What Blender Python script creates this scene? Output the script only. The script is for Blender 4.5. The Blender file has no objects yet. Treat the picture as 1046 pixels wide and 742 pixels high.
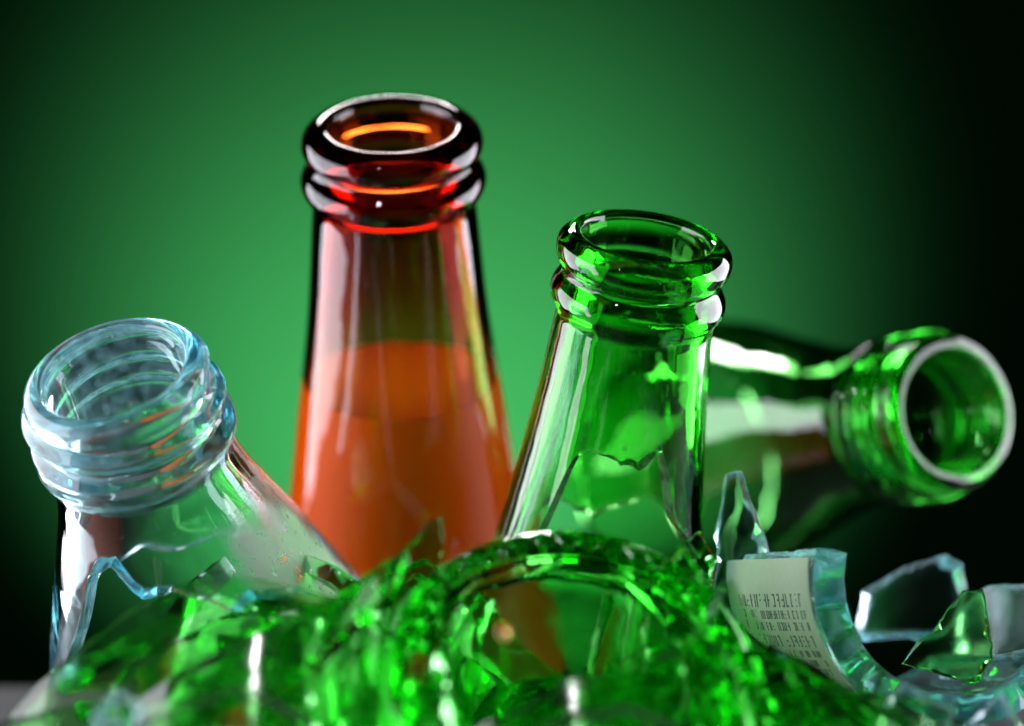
import bpy, math, random
from math import sin, cos, pi, radians, sqrt, exp
from mathutils import Vector, Matrix, noise

S = 0.01                      # all numbers below are centimetres; the scene is in metres
sc = bpy.context.scene
COL = sc.collection
rnd = random.Random(7)

# ------------------------------------------------------------------ camera
PITCH = radians(12)
CAM = Vector((0, -43, 17))
FWD = Vector((0, cos(PITCH), -sin(PITCH)))
UP = Vector((0, sin(PITCH), cos(PITCH)))
RIGHT = Vector((1, 0, 0))
TC = -FWD
LENS = 100.0


def P(px, py, d):
    k = 36.0 / LENS / 1046.0 * d
    return CAM + FWD * d + RIGHT * ((px - 523) * k) + UP * ((371 - py) * k)


def V(a, b, c):
    return (RIGHT * a + UP * b + TC * c).normalized()


cd = bpy.data.cameras.new('camera')
cam = bpy.data.objects.new('camera', cd)
COL.objects.link(cam)
cam.matrix_world = Matrix((
    (RIGHT.x, UP.x, TC.x, CAM.x * S), (RIGHT.y, UP.y, TC.y, CAM.y * S),
    (RIGHT.z, UP.z, TC.z, CAM.z * S), (0, 0, 0, 1)))
cd.lens = LENS
cd.sensor_width = 36
cd.clip_start = 0.01
cd.clip_end = 50
cd.dof.use_dof = True
cd.dof.focus_distance = 42.6 * S
cd.dof.aperture_fstop = 8.0
cd.dof.aperture_blades = 0
sc.camera = cam


# ------------------------------------------------------------------ materials
def new_mat(name):
    m = bpy.data.materials.new(name)
    m.use_nodes = True
    nt = m.node_tree
    for n in list(nt.nodes):
        nt.nodes.remove(n)
    return m, nt, nt.nodes.new('ShaderNodeOutputMaterial')


def glass(name, vol_col, dens, dust=0.0, wave=0.25, edge_rough=0.0, edge_mix=0.0, edge_col=(0.6, 0.85, 0.9), scuff=0.0):
    m, nt, out = new_mat(name)
    N, L = nt.nodes, nt.links
    g = N.new('ShaderNodeBsdfGlass')
    g.inputs['IOR'].default_value = 1.52
    g.inputs['Color'].default_value = (1, 1, 1, 1)
    tc = N.new('ShaderNodeTexCoord')
    n1 = N.new('ShaderNodeTexNoise')
    n1.inputs['Scale'].default_value = 95
    n1.inputs['Detail'].default_value = 2.0
    L.new(tc.outputs['Object'], n1.inputs['Vector'])
    b = N.new('ShaderNodeBump')
    b.inputs['Strength'].default_value = wave
    b.inputs['Distance'].default_value = 0.0012
    L.new(n1.outputs['Fac'], b.inputs['Height'])
    L.new(b.outputs['Normal'], g.inputs['Normal'])
    surf = g.outputs['BSDF']
    ed = N.new('ShaderNodeAttribute')
    ed.attribute_name = 'broken_or_whitened'
    er = N.new('ShaderNodeMath')
    er.operation = 'MULTIPLY'
    er.inputs[1].default_value = edge_rough
    L.new(ed.outputs['Fac'], er.inputs[0])
    sf = N.new('ShaderNodeTexNoise')
    sf.inputs['Scale'].default_value = 140
    sf.inputs['Detail'].default_value = 3
    L.new(tc.outputs['Object'], sf.inputs['Vector'])
    sm = N.new('ShaderNodeMath')
    sm.operation = 'MULTIPLY_ADD'
    sm.inputs[1].default_value = 2.0 * scuff
    L.new(sf.outputs['Fac'], sm.inputs[0])
    L.new(er.outputs[0], sm.inputs[2])
    L.new(sm.outputs[0], g.inputs['Roughness'])
    if edge_mix > 0:
        ns = N.new('ShaderNodeTexNoise')
        ns.inputs['Scale'].default_value = 420
        ns.inputs['Detail'].default_value = 4
        L.new(tc.outputs['Object'], ns.inputs['Vector'])
        nr = N.new('ShaderNodeMapRange')
        nr.inputs['From Min'].default_value = 0.4
        nr.inputs['From Max'].default_value = 0.65
        nr.inputs['To Min'].default_value = 0.25 * edge_mix
        nr.inputs['To Max'].default_value = edge_mix
        L.new(ns.outputs['Fac'], nr.inputs['Value'])
        em = N.new('ShaderNodeMath')
        em.operation = 'MULTIPLY'
        L.new(ed.outputs['Fac'], em.inputs[0])
        L.new(nr.outputs['Result'], em.inputs[1])
        tl = N.new('ShaderNodeBsdfTranslucent')
        tl.inputs['Color'].default_value = (*edge_col, 1)
        dd = N.new('ShaderNodeBsdfDiffuse')
        dd.inputs['Color'].default_value = (*edge_col, 1)
        td = N.new('ShaderNodeMixShader')
        td.inputs['Fac'].default_value = 0.6
        L.new(tl.outputs[0], td.inputs[1])
        L.new(dd.outputs[0], td.inputs[2])
        me_ = N.new('ShaderNodeMixShader')
        L.new(em.outputs[0], me_.inputs['Fac'])
        L.new(surf, me_.inputs[1])
        L.new(td.outputs[0], me_.inputs[2])
        surf = me_.outputs[0]
    if dust > 0:
        vo = N.new('ShaderNodeTexVoronoi')
        vo.inputs['Scale'].default_value = 330
        L.new(tc.outputs['Object'], vo.inputs['Vector'])
        cl = N.new('ShaderNodeTexNoise')
        cl.inputs['Scale'].default_value = 160
        L.new(tc.outputs['Object'], cl.inputs['Vector'])
        mr = N.new('ShaderNodeMapRange')
        mr.inputs['From Min'].default_value = 0.52
        mr.inputs['From Max'].default_value = 0.75
        mr.inputs['To Min'].default_value = 0.0
        mr.inputs['To Max'].default_value = 0.16 * dust
        L.new(cl.outputs['Fac'], mr.inputs['Value'])
        lt = N.new('ShaderNodeMath')
        lt.operation = 'LESS_THAN'
        L.new(vo.outputs['Distance'], lt.inputs[0])
        L.new(mr.outputs['Result'], lt.inputs[1])
        df = N.new('ShaderNodeBsdfDiffuse')
        df.inputs['Color'].default_value = (0.75, 0.76, 0.72, 1)
        mx = N.new('ShaderNodeMixShader')
        ml = N.new('ShaderNodeMath')
        ml.operation = 'MULTIPLY'
        ml.inputs[1].default_value = 0.6
        L.new(lt.outputs[0], ml.inputs[0])
        L.new(ml.outputs[0], mx.inputs['Fac'])
        L.new(surf, mx.inputs[1])
        L.new(df.outputs['BSDF'], mx.inputs[2])
        surf = mx.outputs['Shader']
    L.new(surf, out.inputs['Surface'])
    va = N.new('ShaderNodeVolumeAbsorption')
    va.inputs['Color'].default_value = (*vol_col, 1)
    va.inputs['Density'].default_value = dens
    L.new(va.outputs['Volume'], out.inputs['Volume'])
    return m


def plain(name, col, rough=0.6, nscale=0, namp=0.0, spec=0.5):
    m, nt, out = new_mat(name)
    N, L = nt.nodes, nt.links
    p = N.new('ShaderNodeBsdfPrincipled')
    p.inputs['Base Color'].default_value = (*col, 1)
    p.inputs['Roughness'].default_value = rough
    p.inputs['Specular IOR Level'].default_value = spec
    if nscale:
        tc = N.new('ShaderNodeTexCoord')
        n1 = N.new('ShaderNodeTexNoise')
        n1.inputs['Scale'].default_value = nscale
        n1.inputs['Detail'].default_value = 6
        L.new(tc.outputs['Object'], n1.inputs['Vector'])
        mx = N.new('ShaderNodeMix')
        mx.data_type = 'RGBA'
        mx.inputs[6].default_value = (*[max(0, c * (1 - namp)) for c in col], 1)
        mx.inputs[7].default_value = (*[min(1, c * (1 + namp)) for c in col], 1)
        L.new(n1.outputs['Fac'], mx.inputs[0])
        L.new(mx.outputs[2], p.inputs['Base Color'])
    L.new(p.outputs['BSDF'], out.inputs['Surface'])
    return m


GREEN = glass('green_glass', (0.13, 0.885, 0.03), 600, dust=0.75, wave=0.15, edge_rough=0.15, edge_mix=0.35, edge_col=(0.45, 0.85, 0.45))
GREEN_CLEAN = glass('green_shard_glass', (0.06, 0.92, 0.02), 310, dust=0.0, wave=0.10)
CHUNK_GREEN = glass('scuffed_dark_green_glass', (0.04, 0.92, 0.02), 420, dust=0.4, wave=0.08, scuff=0.12)
BASE_GREEN = glass('base_green_glass', (0.06, 0.92, 0.02), 300, dust=0.0, wave=0.08, scuff=0.03)
SCUFFED_GREEN = glass('scuffed_green_glass', (0.04, 0.94, 0.02), 215, dust=0.0, wave=0.09, scuff=0.09)
FROSTED_CLEAR = glass('scuffed_clear_glass', (0.10, 0.83, 0.91), 70, dust=0.3, wave=0.14, scuff=0.12, edge_rough=0.12, edge_mix=0.30, edge_col=(0.55, 0.90, 0.97))
BROWN = glass('brown_glass', (0.885, 0.49, 0.02), 1250, dust=0.0, wave=0.12)
DARK = glass('dark_brown_glass', (0.80, 0.40, 0.0), 2200, dust=0.0, wave=0.2)
CLEAR = glass('clear_glass', (0.12, 0.83, 0.91), 62, dust=0.9, wave=0.14, edge_rough=0.12, edge_mix=0.28, edge_col=(0.55, 0.90, 0.97))

TABLE_M = plain('table_surface', (0.045, 0.045, 0.047), 0.55, 60, 0.25, 0.25)
BACK_M = plain('backdrop_paper', (0.0038, 0.052, 0.0105), 0.95, 25, 0.03, 0.1)
PAPER_M = plain('label_paper', (0.50, 0.55, 0.44), 0.75, 900, 0.06, 0.2)  # green light thrown by the glass around it is tinted into the paper
INK_M = plain('label_ink', (0.13, 0.15, 0.14), 0.7, 0, 0, 0.2)
LIQ_M, nt, out = new_mat('amber_liquid')
_p = nt.nodes.new('ShaderNodeBsdfPrincipled')
_p.inputs['Base Color'].default_value = (1.0, 0.50, 0.04, 1)
_p.inputs['Roughness'].default_value = 0.6
_p.inputs['Specular IOR Level'].default_value = 0.05
nt.links.new(_p.outputs['BSDF'], out.inputs['Surface'])

GLUE_M, nt, out = new_mat('dried_glue')
N, L = nt.nodes, nt.links
_tc = N.new('ShaderNodeTexCoord')
_n = N.new('ShaderNodeTexNoise')
_n.inputs['Scale'].default_value = 520
_n.inputs['Distortion'].default_value = 0.5
_n.inputs['Detail'].default_value = 8
_n.inputs['Roughness'].default_value = 0.7
L.new(_tc.outputs['Object'], _n.inputs['Vector'])
_r = N.new('ShaderNodeMapRange')
_r.inputs['From Min'].default_value = 0.37
_r.inputs['From Max'].default_value = 0.43
L.new(_n.outputs['Fac'], _r.inputs['Value'])
_uv = N.new('ShaderNodeAttribute')
_uv.attribute_name = 'cover'
_m = N.new('ShaderNodeMath')
_m.operation = 'MULTIPLY'
L.new(_r.outputs['Result'], _m.inputs[0])
L.new(_uv.outputs['Fac'], _m.inputs[1])
_d = N.new('ShaderNodeBsdfDiffuse')
_d.inputs['Color'].default_value = (0.92, 0.93, 0.94, 1)
_t = N.new('ShaderNodeBsdfTransparent')
_x = N.new('ShaderNodeMixShader')
L.new(_m.outputs[0], _x.inputs['Fac'])
L.new(_t.outputs[0], _x.inputs[1])
L.new(_d.outputs[0], _x.inputs[2])
L.new(_x.outputs[0], out.inputs['Surface'])


# ------------------------------------------------------------------ mesh helpers
def mesh_obj(name, verts, faces, mat, parent=None, sharp=32, smooth=True):
    me = bpy.data.meshes.new(name)
    me.from_pydata([(v[0] * S, v[1] * S, v[2] * S) for v in verts], [], faces)
    import bmesh
    bm = bmesh.new()
    bm.from_mesh(me)
    bmesh.ops.recalc_face_normals(bm, faces=bm.faces)
    bm.to_mesh(me)
    bm.free()
    if smooth:
        for p in me.polygons:
            p.use_smooth = True
        me.set_sharp_from_angle(angle=radians(sharp))
    me.materials.append(mat)
    o = bpy.data.objects.new(name, me)
    COL.objects.link(o)
    if parent:
        o.parent = parent
    return o


def tag(o, label, cat, group=None, kind=None):
    if label:
        o['label'] = label
    if cat:
        o['category'] = cat
    if group:
        o['group'] = group
    if kind:
        o['kind'] = kind
    return o


def place(o, loc, z_axis, y_hint, k=1.0):
    z = z_axis.normalized()
    y = (y_hint - z * y_hint.dot(z)).normalized()
    x = y.cross(z)
    l = loc * S
    o.matrix_world = Matrix(((x.x * k, y.x * k, z.x * k, l.x), (x.y * k, y.y * k, z.y * k, l.y), (x.z * k, y.z * k, z.z * k, l.z), (0, 0, 0, 1)))


def smooth_interp(pts):
    """monotone cubic through (x, y) points"""
    xs = [p[0] for p in pts]
    ys = [p[1] for p in pts]
    n = len(xs)
    dl = [(ys[i + 1] - ys[i]) / (xs[i + 1] - xs[i]) for i in range(n - 1)]
    ms = [dl[0]] + [0 if dl[i - 1] * dl[i] <= 0 else 2 * dl[i - 1] * dl[i] / (dl[i - 1] + dl[i]) for i in range(1, n - 1)] + [dl[-1]]

    def f(x):
        if x <= xs[0]:
            return ys[0] + ms[0] * (x - xs[0])
        if x >= xs[-1]:
            return ys[-1] + ms[-1] * (x - xs[-1])
        i = 0
        while x > xs[i + 1]:
            i += 1
        h = xs[i + 1] - xs[i]
        t = (x - xs[i]) / h
        return (ys[i] * (2 * t**3 - 3 * t**2 + 1) + ms[i] * h * (t**3 - 2 * t**2 + t)
                + ys[i + 1] * (-2 * t**3 + 3 * t**2) + ms[i + 1] * h * (t**3 - t**2))
    return f


def spline2(pts, n):
    """Catmull-Rom through 2-D points, n steps per span"""
    out = []
    for i in range(len(pts) - 1):
        p0, p1, p2, p3 = pts[max(i - 1, 0)], pts[i], pts[i + 1], pts[min(i + 2, len(pts) - 1)]
        for k in range(n):
            t = k / n
            out.append(tuple(0.5 * (2 * p1[j] + (p2[j] - p0[j]) * t + (2 * p0[j] - 5 * p1[j] + 4 * p2[j] - p3[j]) * t * t
                                    + (3 * p1[j] - p0[j] - 3 * p2[j] + p3[j]) * t**3) for j in (0, 1)))
    out.append(pts[-1])
    return out


def periodic(pts):
    """piecewise linear, periodic in degrees"""
    p = sorted((a % 360, h) for a, h in pts)
    p = [(p[-1][0] - 360, p[-1][1])] + p + [(p[0][0] + 360, p[0][1])]

    def f(a):
        a %= 360
        for i in range(len(p) - 1):
            if p[i][0] <= a <= p[i + 1][0]:
                t = (a - p[i][0]) / max(1e-6, p[i + 1][0] - p[i][0])
                t = t * 0.6 + (t * t * (3 - 2 * t)) * 0.4
                return p[i][1] + (p[i + 1][1] - p[i][1]) * t
        return p[0][1]
    return f


def bottle_neck(name, mat, finish, fin_in, hf, body, wall, cut, slant, seed, thread=None, NT=168, NB=26, lamp_white=0.0):
    """finish / fin_in: (h, r) from the mouth down to hf outside / inside; body: r(h) below hf; wall(h): thickness; cut(deg): h of the break"""
    fo = spline2(finish, 5)
    fi = spline2(fin_in, 4)
    cols = []
    for j in range(NT):
        a = 2 * pi * j / NT
        deg = math.degrees(a)
        hb = cut(deg) + 0.05 * noise.noise((cos(a) * 9 + seed, sin(a) * 9, 0)) + 0.03 * noise.noise((cos(a) * 30, sin(a) * 30, seed))
        hbi = hb + slant * noise.noise((cos(a) * 2.2, sin(a) * 2.2, seed + 5.0)) * 2
        col = []
        for h, r in fo:
            if thread:
                h0, pitch, turns, amp, w = thread
                dr = 0
                for k in range(-1, turns + 1):
                    hc = h0 + pitch * (k + a / (2 * pi))
                    if h0 <= hc <= h0 + pitch * turns:
                        end = min(1, (hc - h0) / (0.12 * pitch), (h0 + pitch * turns - hc) / (0.12 * pitch))
                        dr = max(dr, amp * max(0, end) * exp(-((h - hc) / w) ** 2))
                r += dr
            col.append((h, r))
        for k in range(1, NB + 1):
            h = hf + (hb - hf) * k / NB
            col.append((h, body(h)))
        ro, ri = body(hb), body(hbi) - wall(hbi)
        for k in (1, 2, 3):
            t = k / 4
            wob = 0.04 * noise.noise((cos(a) * 16, sin(a) * 16, t * 3 + seed))
            col.append((hb + (hbi - hb) * t + wob, ro + (ri - ro) * t))
        for k in range(NB, 0, -1):
            h = hf + (hbi - hf) * k / NB
            col.append((h, body(h) - wall(h)))
        for h, r in reversed(fi):
            col.append((h, r))
        cols.append([(r * cos(a), r * sin(a), -h) for h, r in col])
    M = len(cols[0])
    verts = [v for c in cols for v in c]
    faces = []
    for j in range(NT):
        j2 = (j + 1) % NT
        for k in range(M):
            k2 = (k + 1) % M
            faces.append((j * M + k, j2 * M + k, j2 * M + k2, j * M + k2))
    o = mesh_obj(name, verts, faces, mat, sharp=38)
    nb = len(fo) + NB
    at = o.data.attributes.new('broken_or_whitened', 'FLOAT', 'POINT')
    for j in range(NT):
        for k in range(nb - 1, nb + 4):
            at.data[j * M + k].value = 1.0
        for k in range(len(fo)):
            at.data[j * M + k].value = lamp_white          # lamp white on lip and threads, painted in as pale colour
    return o


def outline(corners, n, jag, seed):
    """resample a polygon, with a slightly wavy broken edge"""
    pts = []
    m = len(corners)
    per = sum((Vector(corners[(i + 1) % m]) - Vector(corners[i])).length for i in range(m))
    for i in range(m):
        a, b = Vector(corners[i]), Vector(corners[(i + 1) % m])
        d = b - a
        k = max(2, round(n * d.length / per))
        nrm = Vector((d.y, -d.x)).normalized()
        bow = (noise.noise((i * 3.1, seed, 0.5))) * 0.09 * d.length
        for q in range(k):
            t = q / k
            w = bow * 4 * t * (1 - t) + jag * noise.noise((t * d.length * 5 + i * 7, seed, 1.5)) * min(1, 6 * t, 6 * (1 - t))
            pts.append(a + d * t + nrm * w)
    return pts


def cyl(u, v, off, R, taper=0.0):
    Rr = R + off
    return (Rr * sin(u / R) * (1 - taper * v), v, Rr * cos(u / R) - R)


def shard(name, mat, corners, R, t, seed, jag=0.025, bevel=0.10, rings=9, n=90, ripple=0.02, parent=None):
    """a piece of bottle wall: a polygon in (arc, height) on a cylinder of radius R, thickness t; +z is the outside"""
    cx = sum(c[0] for c in corners) / len(corners)
    cy = sum(c[1] for c in corners) / len(corners)
    ol = outline(corners, n, jag, seed)
    c = Vector((cx, cy))
    m = len(ol)
    il = []
    for i, p in enumerate(ol):
        d = (p - c).normalized()
        a = math.atan2(d.y, d.x)
        il.append(p + d * bevel * 2 * noise.noise((cos(a) * 2, sin(a) * 2, seed + 2)))
    verts, faces = [], []

    def thick(u, v):
        return t * (1 + 0.06 * noise.noise((u * 0.6, v * 0.6, seed)))

    verts.append(cyl(cx, cy, 0, R))
    for k in range(1, rings + 1):
        f = k / rings
        for p in ol:
            q = c + (p - c) * f
            verts.append(cyl(q.x, q.y, 0, R))
    # broken edge rows
    E = 4
    for k in range(1, E):
        f = k / E
        for i, p in enumerate(ol):
            q = p + (il[i] - p) * f
            d = (q - c).normalized()
            q = q + d * (ripple * noise.noise((i * 0.35, f * 3, seed)) + 0.05 * t * 4 * f * (1 - f))
            verts.append(cyl(q.x, q.y, -thick(q.x, q.y) * f, R))
    for k in range(rings, 0, -1):
        f = k / rings
        for p in il:
            q = c + (p - c) * f
            verts.append(cyl(q.x, q.y, -thick(q.x, q.y), R))
    verts.append(cyl(cx, cy, -thick(cx, cy), R))
    rows = rings + (E - 1) + rings
    for i in range(m):
        i2 = (i + 1) % m
        faces.append((0, 1 + i, 1 + i2))
        for k in range(rows - 1):
            a, b = 1 + k * m, 1 + (k + 1) * m
            faces.append((a + i, b + i, b + i2, a + i2))
        faces.append((len(verts) - 1, 1 + (rows - 1) * m + i2, 1 + (rows - 1) * m + i))
    o = mesh_obj(name, verts, faces, mat, parent=parent, sharp=40)
    at = o.data.attributes.new('broken_or_whitened', 'FLOAT', 'POINT')
    for i in range(1 + (rings - 1) * m, 1 + (rings + E) * m):
        at.data[i].value = 1.0
    return o


# ------------------------------------------------------------------ the setting
def slab(name, x0, x1, y0, y1, z0, z1, mat):
    v = [(x, y, z) for z in (z0, z1) for y in (y0, y1) for x in (x0, x1)]
    f = [(0, 1, 3, 2), (4, 5, 7, 6), (0, 1, 5, 4), (2, 3, 7, 6), (0, 2, 6, 4), (1, 3, 7, 5)]
    return mesh_obj(name, v, f, mat, smooth=False)


tag(slab('table', -45, 45, -26, 7.8, -2.5, 0, TABLE_M), None, None, kind='structure')
tag(slab('backdrop', -110, 110, 90, 90.4, -60, 110, BACK_M), None, None, kind='structure')

# ------------------------------------------------------------------ brown bottle
b_axis = V(-0.012, 0.875, 0.485)
fin = [(0.13, 0.93), (0.03, 0.98), (0.0, 1.06), (0.025, 1.17), (0.09, 1.29), (0.2, 1.37), (0.36, 1.385), (0.50, 1.31), (0.575, 1.235),
       (0.66, 1.28), (0.80, 1.40), (0.95, 1.425), (1.10, 1.37), (1.22, 1.28), (1.36, 1.265)]
fin_i = [(0.13, 0.93), (0.3, 0.915), (0.5, 0.92), (0.9, 0.93), (1.36, 0.95)]
b_body = smooth_interp([(1.36, 1.265), (3.0, 1.40), (5.0, 1.66), (7.0, 1.93), (9, 2.3), (11, 2.75), (13, 3.0)])
b_wall = smooth_interp([(1.36, 0.315), (2.2, 0.25), (4, 0.11), (13, 0.11)])
brown = bottle_neck('brown_bottle', BROWN, fin, fin_i, 1.36, b_body, b_wall,
                    periodic([(0, 11.2), (60, 11.8), (120, 11.0), (180, 11.6), (230, 11.0), (270, 10.6), (320, 11.3)]), 0.15, 3.0)
place(brown, P(400, 127, 45.6), b_axis, V(0, 0, -1), 1.055)
tag(brown, 'brown glass bottle with double-ringed mouth, upright and half full of orange liquid', 'bottle', 'broken bottle necks in the heap')

# liquid (its level is horizontal across the bottle, as seen through the glass)
lv, lf = [], []
NL, LN = 72, 14
h0, h1 = 4.35, 10.0
for k in range(LN + 1):
    h = h0 + (h1 - h0) * k / LN
    r = b_body(h) - b_wall(h) + 0.012
    for j in range(NL):
        a = 2 * pi * j / NL
        lv.append((r * cos(a), r * sin(a), -h))
lv.append((0, 0, -h0))
lv.append((0, 0, -h1))
for j in range(NL):
    j2 = (j + 1) % NL
    lf.append((len(lv) - 2, j, j2))
    lf.append((len(lv) - 1, LN * NL + j2, LN * NL + j))
    for k in range(LN):
        lf.append((k * NL + j, k * NL + j2, (k + 1) * NL + j2, (k + 1) * NL + j))
liquid = mesh_obj('liquid', lv, lf, LIQ_M, parent=brown, sharp=50)

# ------------------------------------------------------------------ green crown-finish neck
g_axis = V(0.125, 0.91, 0.385)
gfin = [(0.12, 0.965), (0.03, 1.00), (0.0, 1.07), (0.03, 1.18), (0.16, 1.315), (0.32, 1.34), (0.46, 1.30), (0.56, 1.215),
        (0.66, 1.205), (0.76, 1.27), (0.90, 1.335), (1.06, 1.33), (1.20, 1.25), (1.32, 1.21), (1.45, 1.215)]
gfin_i = [(0.12, 0.965), (0.25, 0.955), (0.5, 0.95), (0.9, 0.93), (1.45, 0.93)]
g_body = smooth_interp([(1.45, 1.215), (2.4, 1.29), (3.6, 1.42), (5.0, 1.61), (7.0, 1.92)])
g_wall = smooth_interp([(1.45, 0.285), (2.4, 0.24), (4, 0.22), (7, 0.24)])
green = bottle_neck('green_bottle_neck', GREEN, gfin, gfin_i, 1.45, g_body, g_wall,
                    periodic([(270, 3.15), (285, 3.25), (300, 2.95), (318, 4.3), (345, 5.0), (20, 5.3), (60, 4.9), (95, 5.4), (130, 5.0),
                              (165, 5.6), (195, 5.2), (225, 4.9), (243, 3.2), (255, 3.05)]), 0.12, 11.0)
place(green, P(661, 241, 42.8), g_axis, V(0, 0, -1))
tag(green, 'upright green bottle neck with rounded double lip and jagged break below', 'bottle neck', 'broken bottle necks in the heap')

# ------------------------------------------------------------------ clear screw-thread neck
c_axis = V(-0.195, 0.78, 0.60)
cfin = [(0.13, 0.97), (0.03, 1.00), (0.0, 1.07), (0.03, 1.18), (0.12, 1.255), (0.24, 1.28), (0.36, 1.27), (0.48, 1.27), (0.60, 1.27), (0.72, 1.27),
        (0.84, 1.27), (0.94, 1.275), (1.02, 1.30), (1.10, 1.38), (1.20, 1.41), (1.30, 1.37), (1.40, 1.29), (1.5, 1.265)]
cfin_i = [(0.13, 0.97), (0.3, 0.96), (0.6, 0.96), (1.1, 0.95), (1.5, 0.96)]
c_body = smooth_interp([(1.5, 1.265), (1.9, 1.32), (2.8, 1.60), (3.8, 1.96), (5.0, 2.36), (6.5, 2.8)])
c_wall = smooth_interp([(1.5, 0.305), (2.4, 0.27), (4, 0.24), (7, 0.24)])
c_cut = periodic([(270, 2.7), (283, 2.95), (296, 3.35), (306, 3.3), (322, 3.6), (345, 4.6), (5, 5.0), (40, 5.2), (75, 4.6), (95, 4.75), (115, 4.1),
                  (135, 4.4), (155, 4.9), (178, 5.2), (198, 4.6), (212, 3.6), (224, 2.5), (240, 2.3), (255, 2.75)])
clear = bottle_neck('clear_bottle_neck', CLEAR, cfin, cfin_i, 1.5, c_body, c_wall, c_cut, 0.12, 21.0,
                    thread=(0.28, 0.42, 2, 0.13, 0.12), lamp_white=0.85)  # lip and threads paled in colour for the lamps' bright white
place(clear, P(114, 378, 41.6), c_axis, V(0, 0, -1), 1.09)
tag(clear, 'clear glass bottle neck with pale blue screw thread, tilted to the left', 'bottle neck', 'broken bottle necks in the heap')

# dried glue left on its shoulder
gv, gf, cov = [], [], []
NU, NV = 40, 30
for i in range(NU + 1):
    a = radians(-58 + 66 * i / NU)
    hb = c_cut(math.degrees(a)) - 0.12
    for k in range(NV + 1):
        s = k / NV
        h = 2.15 + (hb - 2.15) * s
        r = c_body(h) + 0.012
        gv.append((r * cos(a), r * sin(a), -h))
        e = min(1, 5 * i / NU, 5 * (1 - i / NU)) * min(1, 0.2 + 2.2 * s)
        cov.append(max(0, min(1, e * (0.7 + 0.6 * s) + 0.3 * noise.noise((a * 5, h * 3, 2.0)))))
for i in range(NU):
    for k in range(NV):
        q = i * (NV + 1) + k
        gf.append((q, q + 1, q + NV + 2, q + NV + 1))
glue = mesh_obj('glue_residue', gv, gf, GLUE_M, parent=clear)
at = glue.data.attributes.new('cover', 'FLOAT', 'POINT')
for i, c in enumerate(cov):
    at.data[i].value = c

# ------------------------------------------------------------------ lying green screw-thread neck
l_axis = V(0.50, 0.115, 0.86)
lfin = [(0.12, 1.03), (0.03, 1.07), (0.0, 1.14), (0.02, 1.24), (0.09, 1.33), (0.18, 1.355), (0.26, 1.35), (0.38, 1.35), (0.5, 1.35), (0.62, 1.35), (0.74, 1.35),
        (0.86, 1.35), (0.98, 1.35), (1.1, 1.35), (1.22, 1.35), (1.30, 1.38), (1.38, 1.46), (1.48, 1.47), (1.58, 1.40), (1.75, 1.33)]
lfin_i = [(0.12, 1.03), (0.3, 1.02), (0.6, 1.02), (1.1, 1.02), (1.75, 1.04)]
l_body = smooth_interp([(1.75, 1.33), (3.0, 1.47), (4.6, 1.86), (6.5, 2.4), (8.0, 2.62), (10, 2.7)])
l_wall = smooth_interp([(1.75, 0.29), (3, 0.24), (10, 0.22)])
lying = bottle_neck('green_bottle_neck', GREEN_CLEAN, lfin, lfin_i, 1.75, l_body, l_wall,
                    periodic([(0, 8.6), (50, 9.1), (100, 8.4), (150, 8.9), (200, 8.3), (250, 9.0), (300, 8.4)]), 0.12, 31.0,
                    thread=(0.42, 0.27, 3, 0.11, 0.07))
place(lying, P(975, 421, 48.2), l_axis, UP)
tag(lying, 'green screw-thread bottle neck lying on its side with open mouth facing out', 'bottle neck', 'broken bottle necks in the heap')


# ------------------------------------------------------------------ upturned bottle base
def bottle_base(name, mat, R, cut, seed):
    NT = 200
    out = spline2([(0.001, -0.20), (0.5 * R, -0.16), (0.70 * R, -0.08), (0.80 * R, -0.01), (0.86 * R, 0.0), (0.91 * R, -0.03), (0.97 * R, -0.14), (R, -0.36)], 6)
    inn = spline2([(0.001, -0.50), (0.45 * R, -0.46), (0.70 * R, -0.38), (0.85 * R, -0.42), (R - 0.27, -0.72)], 6)
    verts, faces = [], []
    cols = []
    for j in range(NT):
        a = 2 * pi * j / NT
        hb = cut(math.degrees(a)) + 0.06 * noise.noise((cos(a) * 8 + seed, sin(a) * 8, 0))
        col = []
        for r, z in out:
            kn = exp(-((r - 0.85 * R) / (0.035 * R)) ** 2)
            zz = z + 0.06 * kn * cos(a * 42)
            col.append((r, zz))
        for k in range(1, 13):
            z = -0.36 - (hb - 0.36) * k / 12
            col.append((R, z))
        for k in range(1, 4):
            col.append((R - 0.25 * k / 4, -hb + 0.05 * noise.noise((cos(a) * 16, sin(a) * 16, k + seed))))
        for k in range(12, 0, -1):
            z = -0.78 - (hb - 0.78) * k / 12
            col.append((R - 0.25, z))
        col += list(reversed(inn))
        cols.append([(r * cos(a), r * sin(a), z) for r, z in col])
    M = len(cols[0])
    verts = [v for c in cols for v in c]
    for j in range(NT):
        j2 = (j + 1) % NT
        for k in range(M - 1):
            faces.append((j * M + k, j2 * M + k, j2 * M + k + 1, j * M + k + 1))
    # weld the axis
    o = mesh_obj(name, verts, faces, mat, sharp=45)
    import bmesh
    bm = bmesh.new()
    bm.from_mesh(o.data)
    bmesh.ops.remove_doubles(bm, verts=bm.verts, dist=0.00004)
    bmesh.ops.recalc_face_normals(bm, faces=bm.faces)
    bm.to_mesh(o.data)
    bm.free()
    return o


base = bottle_base('bottle_base', BASE_GREEN, 2.55,
                   periodic([(0, 1.2), (40, 0.95), (80, 1.15), (130, 0.9), (180, 1.25), (215, 1.0), (250, 1.2), (290, 0.95), (330, 1.15)]), 4.0)
place(base, P(582, 684, 38.0), V(0.06, 0.66, 0.75), V(0, 1, -0.6))
tag(base, 'upturned round green bottle base with beaded rim in the front middle', 'bottle base')

# ------------------------------------------------------------------ shards placed one by one
GROUP_G = 'green glass shards in the heap'


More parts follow.
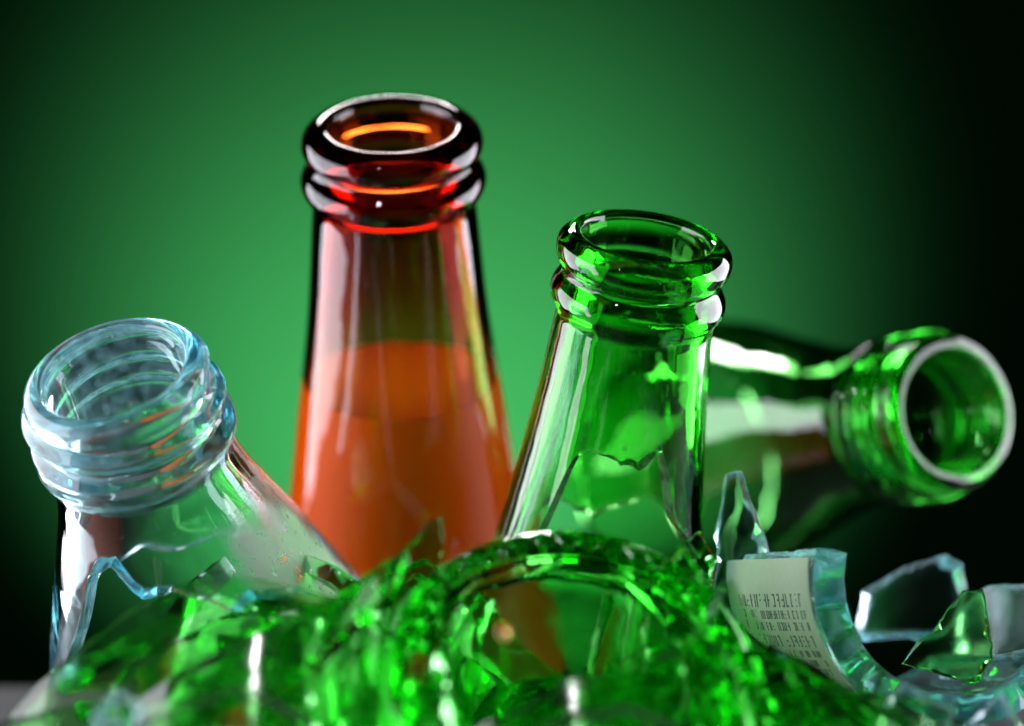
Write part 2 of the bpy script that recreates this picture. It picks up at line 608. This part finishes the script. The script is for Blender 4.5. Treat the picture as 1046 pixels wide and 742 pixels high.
def put(name, mat, corners, R, t, seed, loc, nrm, up, label, group=GROUP_G, cat='glass shard', **kw):
    o = shard(name, mat, corners, R, t, seed, **kw)
    place(o, loc, nrm, up)
    return tag(o, label, cat, group)


# the wide sheet in front of the clear neck
put('green_glass_shard', SCUFFED_GREEN, [(-2.4,-1.06),(-1.66,-.33),(-.86,.33),(.07,.84),(1.0,.95),(2.06,.78),(2.9,.2),(2.9,-1.5),(-2.4,-1.5)], 6.5, 0.22, 41,
    P(185, 655, 38.6), V(-0.1, 0.35, 0.93), V(0.05, 1, 0), 'wide curved green shard leaning in front of the clear bottle neck')
# spike in front of the brown bottle
put('green_glass_shard', GREEN_CLEAN, [(-1.3, -1.3), (0.6, -1.6), (0.42, 0.2), (0.36, 1.0), (0.26, 0.98), (-0.45, 0.05)], 1.6, 0.34, 42,
    P(418, 605, 38.6), V(-0.3, 0.15, 0.94), V(0.0, 1, 0), 'pointed green shard standing up in front of the brown bottle')
# faceted chip right of the green neck
put('green_glass_shard', GREEN_CLEAN, [(-0.35, -0.5), (0.3, -0.55), (0.35, 0.2), (0.05, 0.55), (-0.25, 0.3)], 2.0, 0.34, 43,
    P(706, 582, 40.6), V(0.1, 0.15, 0.98), V(0.2, 1, 0), 'small bright green chip at the foot of the upright green neck')
# long blade below the label
put('green_glass_shard', GREEN_CLEAN, [(-1.4, -0.35), (1.6, -0.55), (1.5, -0.2), (0.2, 0.28), (-1.3, 0.35)], 3.0, 0.24, 44,
    P(735, 640, 39.0), V(0.35, 0.72, 0.6), V(0.55, 0.6, 0), 'long green shard sloping down along the paper label')
# triangular chunk on the clear trough
put('green_glass_shard', CHUNK_GREEN, [(-0.72, -0.45), (0.42, -0.72), (0.62, -0.32), (0.44, 0.72), (0.14, 0.68)], 30.0, 0.34, 45,
    P(973, 650, 42.9), V(-0.05, 0.1, 0.99), V(0.05, 1, 0), 'triangular green shard standing in the hollow of the clear shard', n=70)
# tall arch of clear glass
put('clear_glass_shard', CLEAR, [(-0.55, -1.5), (0.85, -1.5), (0.45, -0.3), (0.02, 0.78), (-0.2, 0.75), (-0.35, -0.2)], 1.6, 0.38, 46,
    P(757, 534, 43.6), V(0.25, 0.0, 0.97), V(0.02, 1, 0.05), 'tall pointed clear shard between the green neck and the paper label',
    'clear glass shards in the heap', ripple=0.025)
# aqua tongue at the back
put('clear_glass_shard', FROSTED_CLEAR, [(-1.1, -0.75), (0.5, -0.8), (0.85, 0.0), (0.78, 0.42), (0.5, 0.55), (-0.2, 0.3), (-0.9, -0.05)], 1.7, 0.4, 47,
    P(935, 596, 45.4), V(-0.15, 0.45, 0.88), V(0.0, 1, 0), 'pale blue clear shard with rounded tip under the lying bottle mouth',
    'clear glass shards in the heap', ripple=0.025)
# wide clear curve at the right border
put('clear_glass_shard', FROSTED_CLEAR, [(-1.3, -1.2), (1.5, -1.2), (1.6, 0.4), (0.9, 0.75), (-0.4, 0.72), (-1.1, 0.3)], 4.0, 0.24, 48,
    P(1030, 645, 44.6), V(-0.72, 0.12, 0.68), V(-0.1, 1, 0), 'thin clear curved shard at the right edge behind the green triangle',
    'clear glass shards in the heap')
# dark brown strip below the label
put('brown_glass_shard', DARK, [(-0.95, -0.28), (0.95, -0.3), (0.9, 0.22), (-0.9, 0.3)], 2.6, 0.42, 50,
    P(836, 696, 40.0), V(0.25, 0.75, 0.6), V(0.45, 0.8, 0), 'nearly black strip of thick glass under the paper label',
    'brown glass shards in the heap')

# ------------------------------------------------------------------ clear shard with the paper label
LR, LT = 2.3, 0.5
lab = shard('labelled_glass_shard', CLEAR, [(-2.75, 0.0), (-2.7, -2.3), (-1.6, -3.3), (0.5, -3.6), (2.9, -2.9), (3.3, -0.1), (1.5, 0.08), (-1.2, -0.06)], LR, LT, 60,
            bevel=0.10, n=150, rings=14, ripple=0.03)
L_AX = V(0.37, 0.08, 0.92)            # +y of the shard: the way its broken end faces
place(lab, P(985, 726, 42.2), V(-0.42, -0.85, 0.30), L_AX)
# the outward normal must be square to the axis: place() keeps z, so set it from the axis instead
z = V(-0.55, -0.83, 0.0)
z = (z - L_AX * z.dot(L_AX)).normalized()
ctr = P(974, 586, 42.0)
place(lab, ctr + z * LR, z, L_AX)
tag(lab, 'thick clear curved shard with a printed paper label on its outside', 'glass shard', 'clear glass shards in the heap')


def patch(name, u0, u1, v0, v1, off, mat, parent, nu=40, nv=20, th=0.012, wob=0.0):
    v, f = [], []
    for s in (0, 1):
        for i in range(nu + 1):
            for k in range(nv + 1):
                a, b = i / nu, k / nv
                u = u0 + (u1 - u0) * a
                w = v0 + (v1 - v0) * b
                if wob:
                    w += wob * noise.noise((u * 2.5, b * 2, 3.3)) * (1 if k in (0, nv) else 0.5)
                v.append(cyl(u, w, off + th * s, LR))
    n1 = (nu + 1) * (nv + 1)
    for s in (0, 1):
        for i in range(nu):
            for k in range(nv):
                q = s * n1 + i * (nv + 1) + k
                f.append((q, q + 1, q + nv + 2, q + nv + 1))
    ring = [i * (nv + 1) for i in range(nu + 1)] + [nu * (nv + 1) + k for k in range(1, nv + 1)] \
        + [i * (nv + 1) + nv for i in range(nu - 1, -1, -1)] + [k for k in range(nv - 1, 0, -1)]
    for i in range(len(ring)):
        a, b = ring[i], ring[(i + 1) % len(ring)]
        f.append((a, b, b + n1, a + n1))
    return mesh_obj(name, v, f, mat, parent=parent, sharp=50)


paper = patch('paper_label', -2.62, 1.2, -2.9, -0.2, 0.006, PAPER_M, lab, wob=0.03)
# small print: rows of rubbed strokes, too small to read
iv, ifc = [], []


def stroke(u0, u1, v0, v1):
    k = len(iv)
    for s in (0.0195, 0.0225):
        for u, v in ((u0, v0), (u1, v0), (u1, v1), (u0, v1)):
            iv.append(cyl(u, v, s, LR))
    ifc.extend([(k, k + 1, k + 2, k + 3), (k + 4, k + 5, k + 6, k + 7)] + [(k + i, k + (i + 1) % 4, k + 4 + (i + 1) % 4, k + 4 + i) for i in range(4)])


rows = [(-2.1, 0.20, 1.0), (-1.85, 0.13, 0.9), (-1.67, 0.13, 0.85), (-1.46, 0.18, 1.0), (-1.22, 0.11, 0.9), (-1.06, 0.11, 0.9), (-0.9, 0.11, 0.85), (-0.72, 0.11, 0.8), (-0.54, 0.11, 0.8), (-0.35, 0.11, 0.8), (-0.15, 0.1, 0.7), (0.05, 0.1, 0.7)]
for u, hgt, fill in rows:
    v = -2.55 + rnd.uniform(0, 0.1)
    while v < -0.42:
        w = hgt * rnd.uniform(0.4, 0.6)
        if rnd.random() < fill * 0.88:
            st = hgt * 0.15
            for q in rnd.sample(range(5), rnd.choice((2, 3, 3))):
                if q == 0:
                    stroke(u, u + hgt, v, v + st)
                elif q == 1:
                    stroke(u, u + hgt, v + w - st, v + w)
                elif q == 2:
                    stroke(u, u + st, v + st, v + w - st)
                elif q == 3:
                    stroke(u + hgt - st, u + hgt, v + st, v + w - st)
                else:
                    stroke(u + hgt * 0.4, u + hgt * 0.4 + st, v + st, v + w - st)
        v += w + hgt * 0.22
ink = mesh_obj('printed_text', iv, ifc, INK_M, parent=paper, smooth=False)

# ------------------------------------------------------------------ the rest of the heap
FILL = [
    (40, 748, 37.4, 'blade', 1.0, (-0.1, 0.5, 0.85), 12, 'green shard at the lower left corner of the heap'),
    (735, 704, 37.2, 'tri', 1.5, (0.0, 0.12, 0.99), 10, 'green shard standing just right of the upturned base'),
    (790, 688, 38.4, 'sliver', 1.2, (0.1, 0.5, 0.85), -28, 'narrow green sliver sloping down in front of the paper label'),
    (810, 715, 37.8, 'blade', 1.5, (0.1, 0.6, 0.8), -24, 'flat green shard below the nearly black strip'),
    (850, 728, 37.4, 'sliver', 1.5, (0.0, 0.6, 0.8), -20, 'thin green sliver at the bottom under the flat green shard'),
    (905, 738, 38.4, 'blade', 1.5, (0.1, 0.7, 0.7), -14, 'green blade at the bottom beneath the labelled shard'),
    (356, 622, 38.0, 'sliver', 0.85, (-0.35, 0.5, 0.8), 52, 'thick green splinter with a pale glint beside the pointed shard'),
]
SHAPES = {
    'slab': [(-1.25, -0.5), (1.1, -0.65), (1.35, 0.15), (0.3, 0.62), (-1.0, 0.45)],
    'tri': [(-0.9, -0.7), (0.95, -0.55), (0.2, 0.95)],
    'quad': [(-0.85, -0.7), (0.7, -0.85), (0.9, 0.5), (-0.4, 0.85)],
    'sliver': [(-1.2, -0.15), (0.6, -0.35), (1.3, 0.05), (0.2, 0.3)],
    'blade': [(-1.2, -0.45), (0.4, -0.5), (1.35, 0.25), (0.9, 0.35), (-0.9, 0.25)],
}
def sheet(label, d, pts, nrm, R, t, seed, mat=SCUFFED_GREEN, **kw):
    """a large shard given by its corners as seen from the front, at its own distance and tilt"""
    cx = sum(p[0] for p in pts) / len(pts)
    cy = sum(p[1] for p in pts) / len(pts)
    k = 36.0 / LENS / 1046.0 * d
    n = V(*nrm)
    lean = 1 / max(0.4, n.dot(TC))
    put('green_glass_shard', mat, [((p[0] - cx) * k, (cy - p[1]) * k * lean) for p in pts][::-1], R, t, seed, P(cx, cy, d), n, UP, label, **kw)


sheet('broad green shard across the front left with a dark sloping upper edge', 37.4,
      [(20, 760), (110, 712), (205, 672), (300, 632), (352, 600), (420, 640), (440, 760)], (-0.05, 0.42, 0.9), 3.4, 0.3, 301, jag=0.015)
sheet('bright green shard below the pointed shard, left of the upturned base', 36.4,
      [(290, 770), (320, 690), (395, 640), (455, 668), (470, 770)], (0.12, 0.3, 0.95), 2.2, 0.34, 302, jag=0.015)
sheet('low green shard across the bottom with a dark edge under the upturned base', 36.2,
      [(430, 770), (470, 726), (580, 694), (680, 664), (742, 650), (775, 700), (790, 770)], (0.05, 0.45, 0.9), 3.0, 0.36, 303, jag=0.015)
sheet('flat green shard at the bottom left below the broad sloping shard', 35.6,
      [(60, 775), (150, 728), (240, 706), (330, 730), (350, 775)], (0.1, 0.55, 0.82), 2.4, 0.3, 304, jag=0.015)
sheet('thin green shard at the very bottom in front of the low green shard', 34.9,
      [(500, 775), (540, 738), (640, 722), (720, 742), (740, 775)], (-0.1, 0.6, 0.8), 2.6, 0.3, 305, jag=0.015)
sheet('green shard rising behind the pointed shard at the foot of the brown bottle', 40.3,
      [(290, 740), (300, 655), (360, 600), (425, 575), (500, 610), (490, 740)], (-0.35, 0.25, 0.9), 2.4, 0.3, 306, jag=0.015)
sheet('large curved green shard directly behind the upturned base', 40.9,
      [(420, 750), (450, 610), (540, 572), (640, 575), (715, 645), (720, 750)], (0.1, 0.2, 0.97), 2.8, 0.32, 307, jag=0.015)
sheet('green shard behind the wide curved shard at the foot of the clear neck', 39.8,
      [(70, 750), (130, 672), (240, 630), (345, 632), (370, 750)], (0.2, 0.4, 0.9), 2.6, 0.3, 308, jag=0.015)
sheet('tall green shard between the upturned base and the paper label', 39.8,
      [(640, 740), (672, 610), (708, 568), (762, 640), (810, 740)], (0.35, 0.2, 0.9), 2.2, 0.3, 309, jag=0.015)
sheet('wide green shard under the lower end of the paper label', 38.9,
      [(700, 770), (752, 682), (860, 700), (960, 738), (985, 770)], (0.1, 0.5, 0.86), 3.0, 0.3, 310, jag=0.015)
sheet('inward curving green shard deep behind the pointed shard', 41.6,
      [(330, 750), (350, 640), (440, 600), (520, 650), (520, 750)], (0.5, 0.3, 0.8), 2.0, 0.34, 311, jag=0.015)
sheet('steep green shard deep behind the right of the upturned base', 41.8,
      [(560, 750), (590, 620), (660, 600), (730, 660), (740, 750)], (-0.5, 0.2, 0.85), 2.0, 0.34, 312, jag=0.015)
for i, (px, py, d, kind, size, nr, spin, label) in enumerate(FILL):
    s = radians(spin)
    cr = [((x * cos(s) - y * sin(s)) * size, (x * sin(s) + y * cos(s)) * size) for x, y in SHAPES[kind]]
    put('green_glass_shard', GREEN_CLEAN, cr, rnd.uniform(2.2, 3.4), rnd.uniform(0.22, 0.36), 100 + i, P(px, py, d), V(*nr), V(0.05, 1, -0.2), label, n=60, rings=6)

BITS = [
    (425, 675, 36.4, BROWN, 'brown_glass_shard', 0.16, 'small brown splinter left of the upturned base', 'brown glass shards in the heap'),
    (512, 640, 36.9, BROWN, 'brown_glass_shard', 0.10, 'tiny amber splinter on the dished top of the upturned base', 'brown glass shards in the heap'),
    (243, 727, 35.0, BROWN, 'brown_glass_shard', 0.18, 'small brown splinter at the bottom edge on the left', 'brown glass shards in the heap'),
    (120, 722, 35.6, CLEAR, 'clear_glass_shard', 0.3, 'small clear chip at the bottom left corner', 'clear glass shards in the heap'),
    (1015, 742, 38.6, CLEAR, 'clear_glass_shard', 0.8, 'clear chip at the bottom right corner', 'clear glass shards in the heap'),
    (930, 728, 38.2, CLEAR, 'clear_glass_shard', 0.6, 'clear chip below the curved edge of the labelled shard', 'clear glass shards in the heap'),
]
for i, (px, py, d, m, nm, size, label, grp) in enumerate(BITS):
    cr = [(x * size, y * size) for x, y in SHAPES[('tri', 'quad')[i % 2]]]
    put(nm, m, cr, 2.6, 0.22, 160 + i, P(px, py, d), V(rnd.uniform(-0.4, 0.4), 0.7, 0.6), V(0.3, 1, -0.2), label, grp, n=40, rings=4)

# shards deeper down that carry the ones above
k = 0
for z0, cnt, x0, x1, y0, y1 in ((0.5, 12, -7, 8, -4.5, 1.5), (1.3, 12, -6, 6.0, -4.5, 1.2), (2.1, 10, -5.2, 5.2, -4.2, 1.0), (2.9, 10, -4.6, 4.6, -4.0, 0.8),
                                (3.5, 5, -6.0, -1.4, -3.0, 0.2), (3.5, 2, 3.0, 4.2, -2.0, -0.4), (4.0, 6, -5.6, -1.6, -2.6, -1.2), (4.2, 3, -2.6, -1.4, -2.0, -0.8)):
    for i in range(cnt):
        x = x0 + (x1 - x0) * (i + rnd.random()) / cnt
        y = rnd.uniform(y0, y1)
        q = 1.7 if z0 < 4 else 1.4
        cr = [(a * rnd.uniform(0.7, 1.0) * q, b * rnd.uniform(0.7, 1.0) * q) for a, b in SHAPES[rnd.choice(('tri', 'quad', 'blade', 'slab'))]]
        nrm = Vector((rnd.uniform(-0.9, 0.9), rnd.uniform(-0.9, 0.5), rnd.uniform(0.3, 1)))
        put('green_glass_shard', GREEN_CLEAN, cr, rnd.choice((2.6, 3.0, 6, 9)), rnd.uniform(0.24, 0.45), 200 + k, Vector((x, y, z0)), nrm,
            Vector((rnd.uniform(-1, 1), rnd.uniform(-1, 1), rnd.uniform(-0.3, 0.3))), 'green shard buried behind the large front shards in the middle of the heap', 'buried green shards',
            n=36, rings=4, jag=0.008, ripple=0.012, bevel=0.06)
        k += 1


# ------------------------------------------------------------------ studio lamps
def area(name, loc, target, sx, sy, power, col=(1, 1, 1)):
    ld = bpy.data.lights.new(name, 'AREA')
    ld.shape = 'RECTANGLE'
    ld.size, ld.size_y = sx * S, sy * S
    ld.energy = power
    ld.color = col
    o = bpy.data.objects.new(name, ld)
    COL.objects.link(o)
    z = (Vector(loc) - Vector(target)).normalized()
    place(o, Vector(loc), z, Vector((0, 0, 1)) if abs(z.z) < 0.95 else Vector((0, 1, 0)))
    return o


area('softbox_lamp', (-20, 1, 8.5), (0, 0, 7.5), 26, 19, 1.1, (0.93, 0.91, 1.0))
area('softbox_lamp', (25, 7.5, 9.5), (0, 0, 7.5), 25, 21, 1.4, (0.93, 0.91, 1.0))
area('overhead_lamp', (-7, 44, 38), (0, 0, 6), 17, 5, 1.3, (1, 0.99, 0.97))

sd = bpy.data.lights.new('backdrop_spot', 'SPOT')
sd.energy = 27
sd.spot_size = radians(85)
sd.spot_blend = 1.0
sd.shadow_soft_size = 0.02
so = bpy.data.objects.new('backdrop_spot', sd)
COL.objects.link(so)
tgt = Vector((-3.7, 90, -12.5))
sl = Vector((-3.7, 64, -20))
place(so, sl, (sl - tgt).normalized(), Vector((0, 0, 1)))

w = bpy.data.worlds.new('World')
sc.world = w
w.use_nodes = True
w.node_tree.nodes['Background'].inputs['Color'].default_value = (0.006, 0.007, 0.0065, 1)
w.node_tree.nodes['Background'].inputs['Strength'].default_value = 0.5

area('spark_lamp', (-14, -34, 46), (0, 0, 6), 2.4, 2.4, 0.13).data.shape = 'DISK'

# ------------------------------------------------------------------ render settings
sc.render.engine = 'CYCLES'
cy = sc.cycles
cy.max_bounces = 28
cy.transmission_bounces = 28
cy.glossy_bounces = 14
cy.diffuse_bounces = 4
cy.transparent_max_bounces = 16
cy.volume_bounces = 0
cy.caustics_reflective = True
cy.caustics_refractive = True
cy.sample_clamp_indirect = 12
cy.blur_glossy = 0.2
cy.use_denoising = True
cy.denoiser = 'OPENIMAGEDENOISE'
sc.view_settings.view_transform = 'Standard'
sc.view_settings.look = 'None'
sc.view_settings.exposure = 0
sc.view_settings.gamma = 1
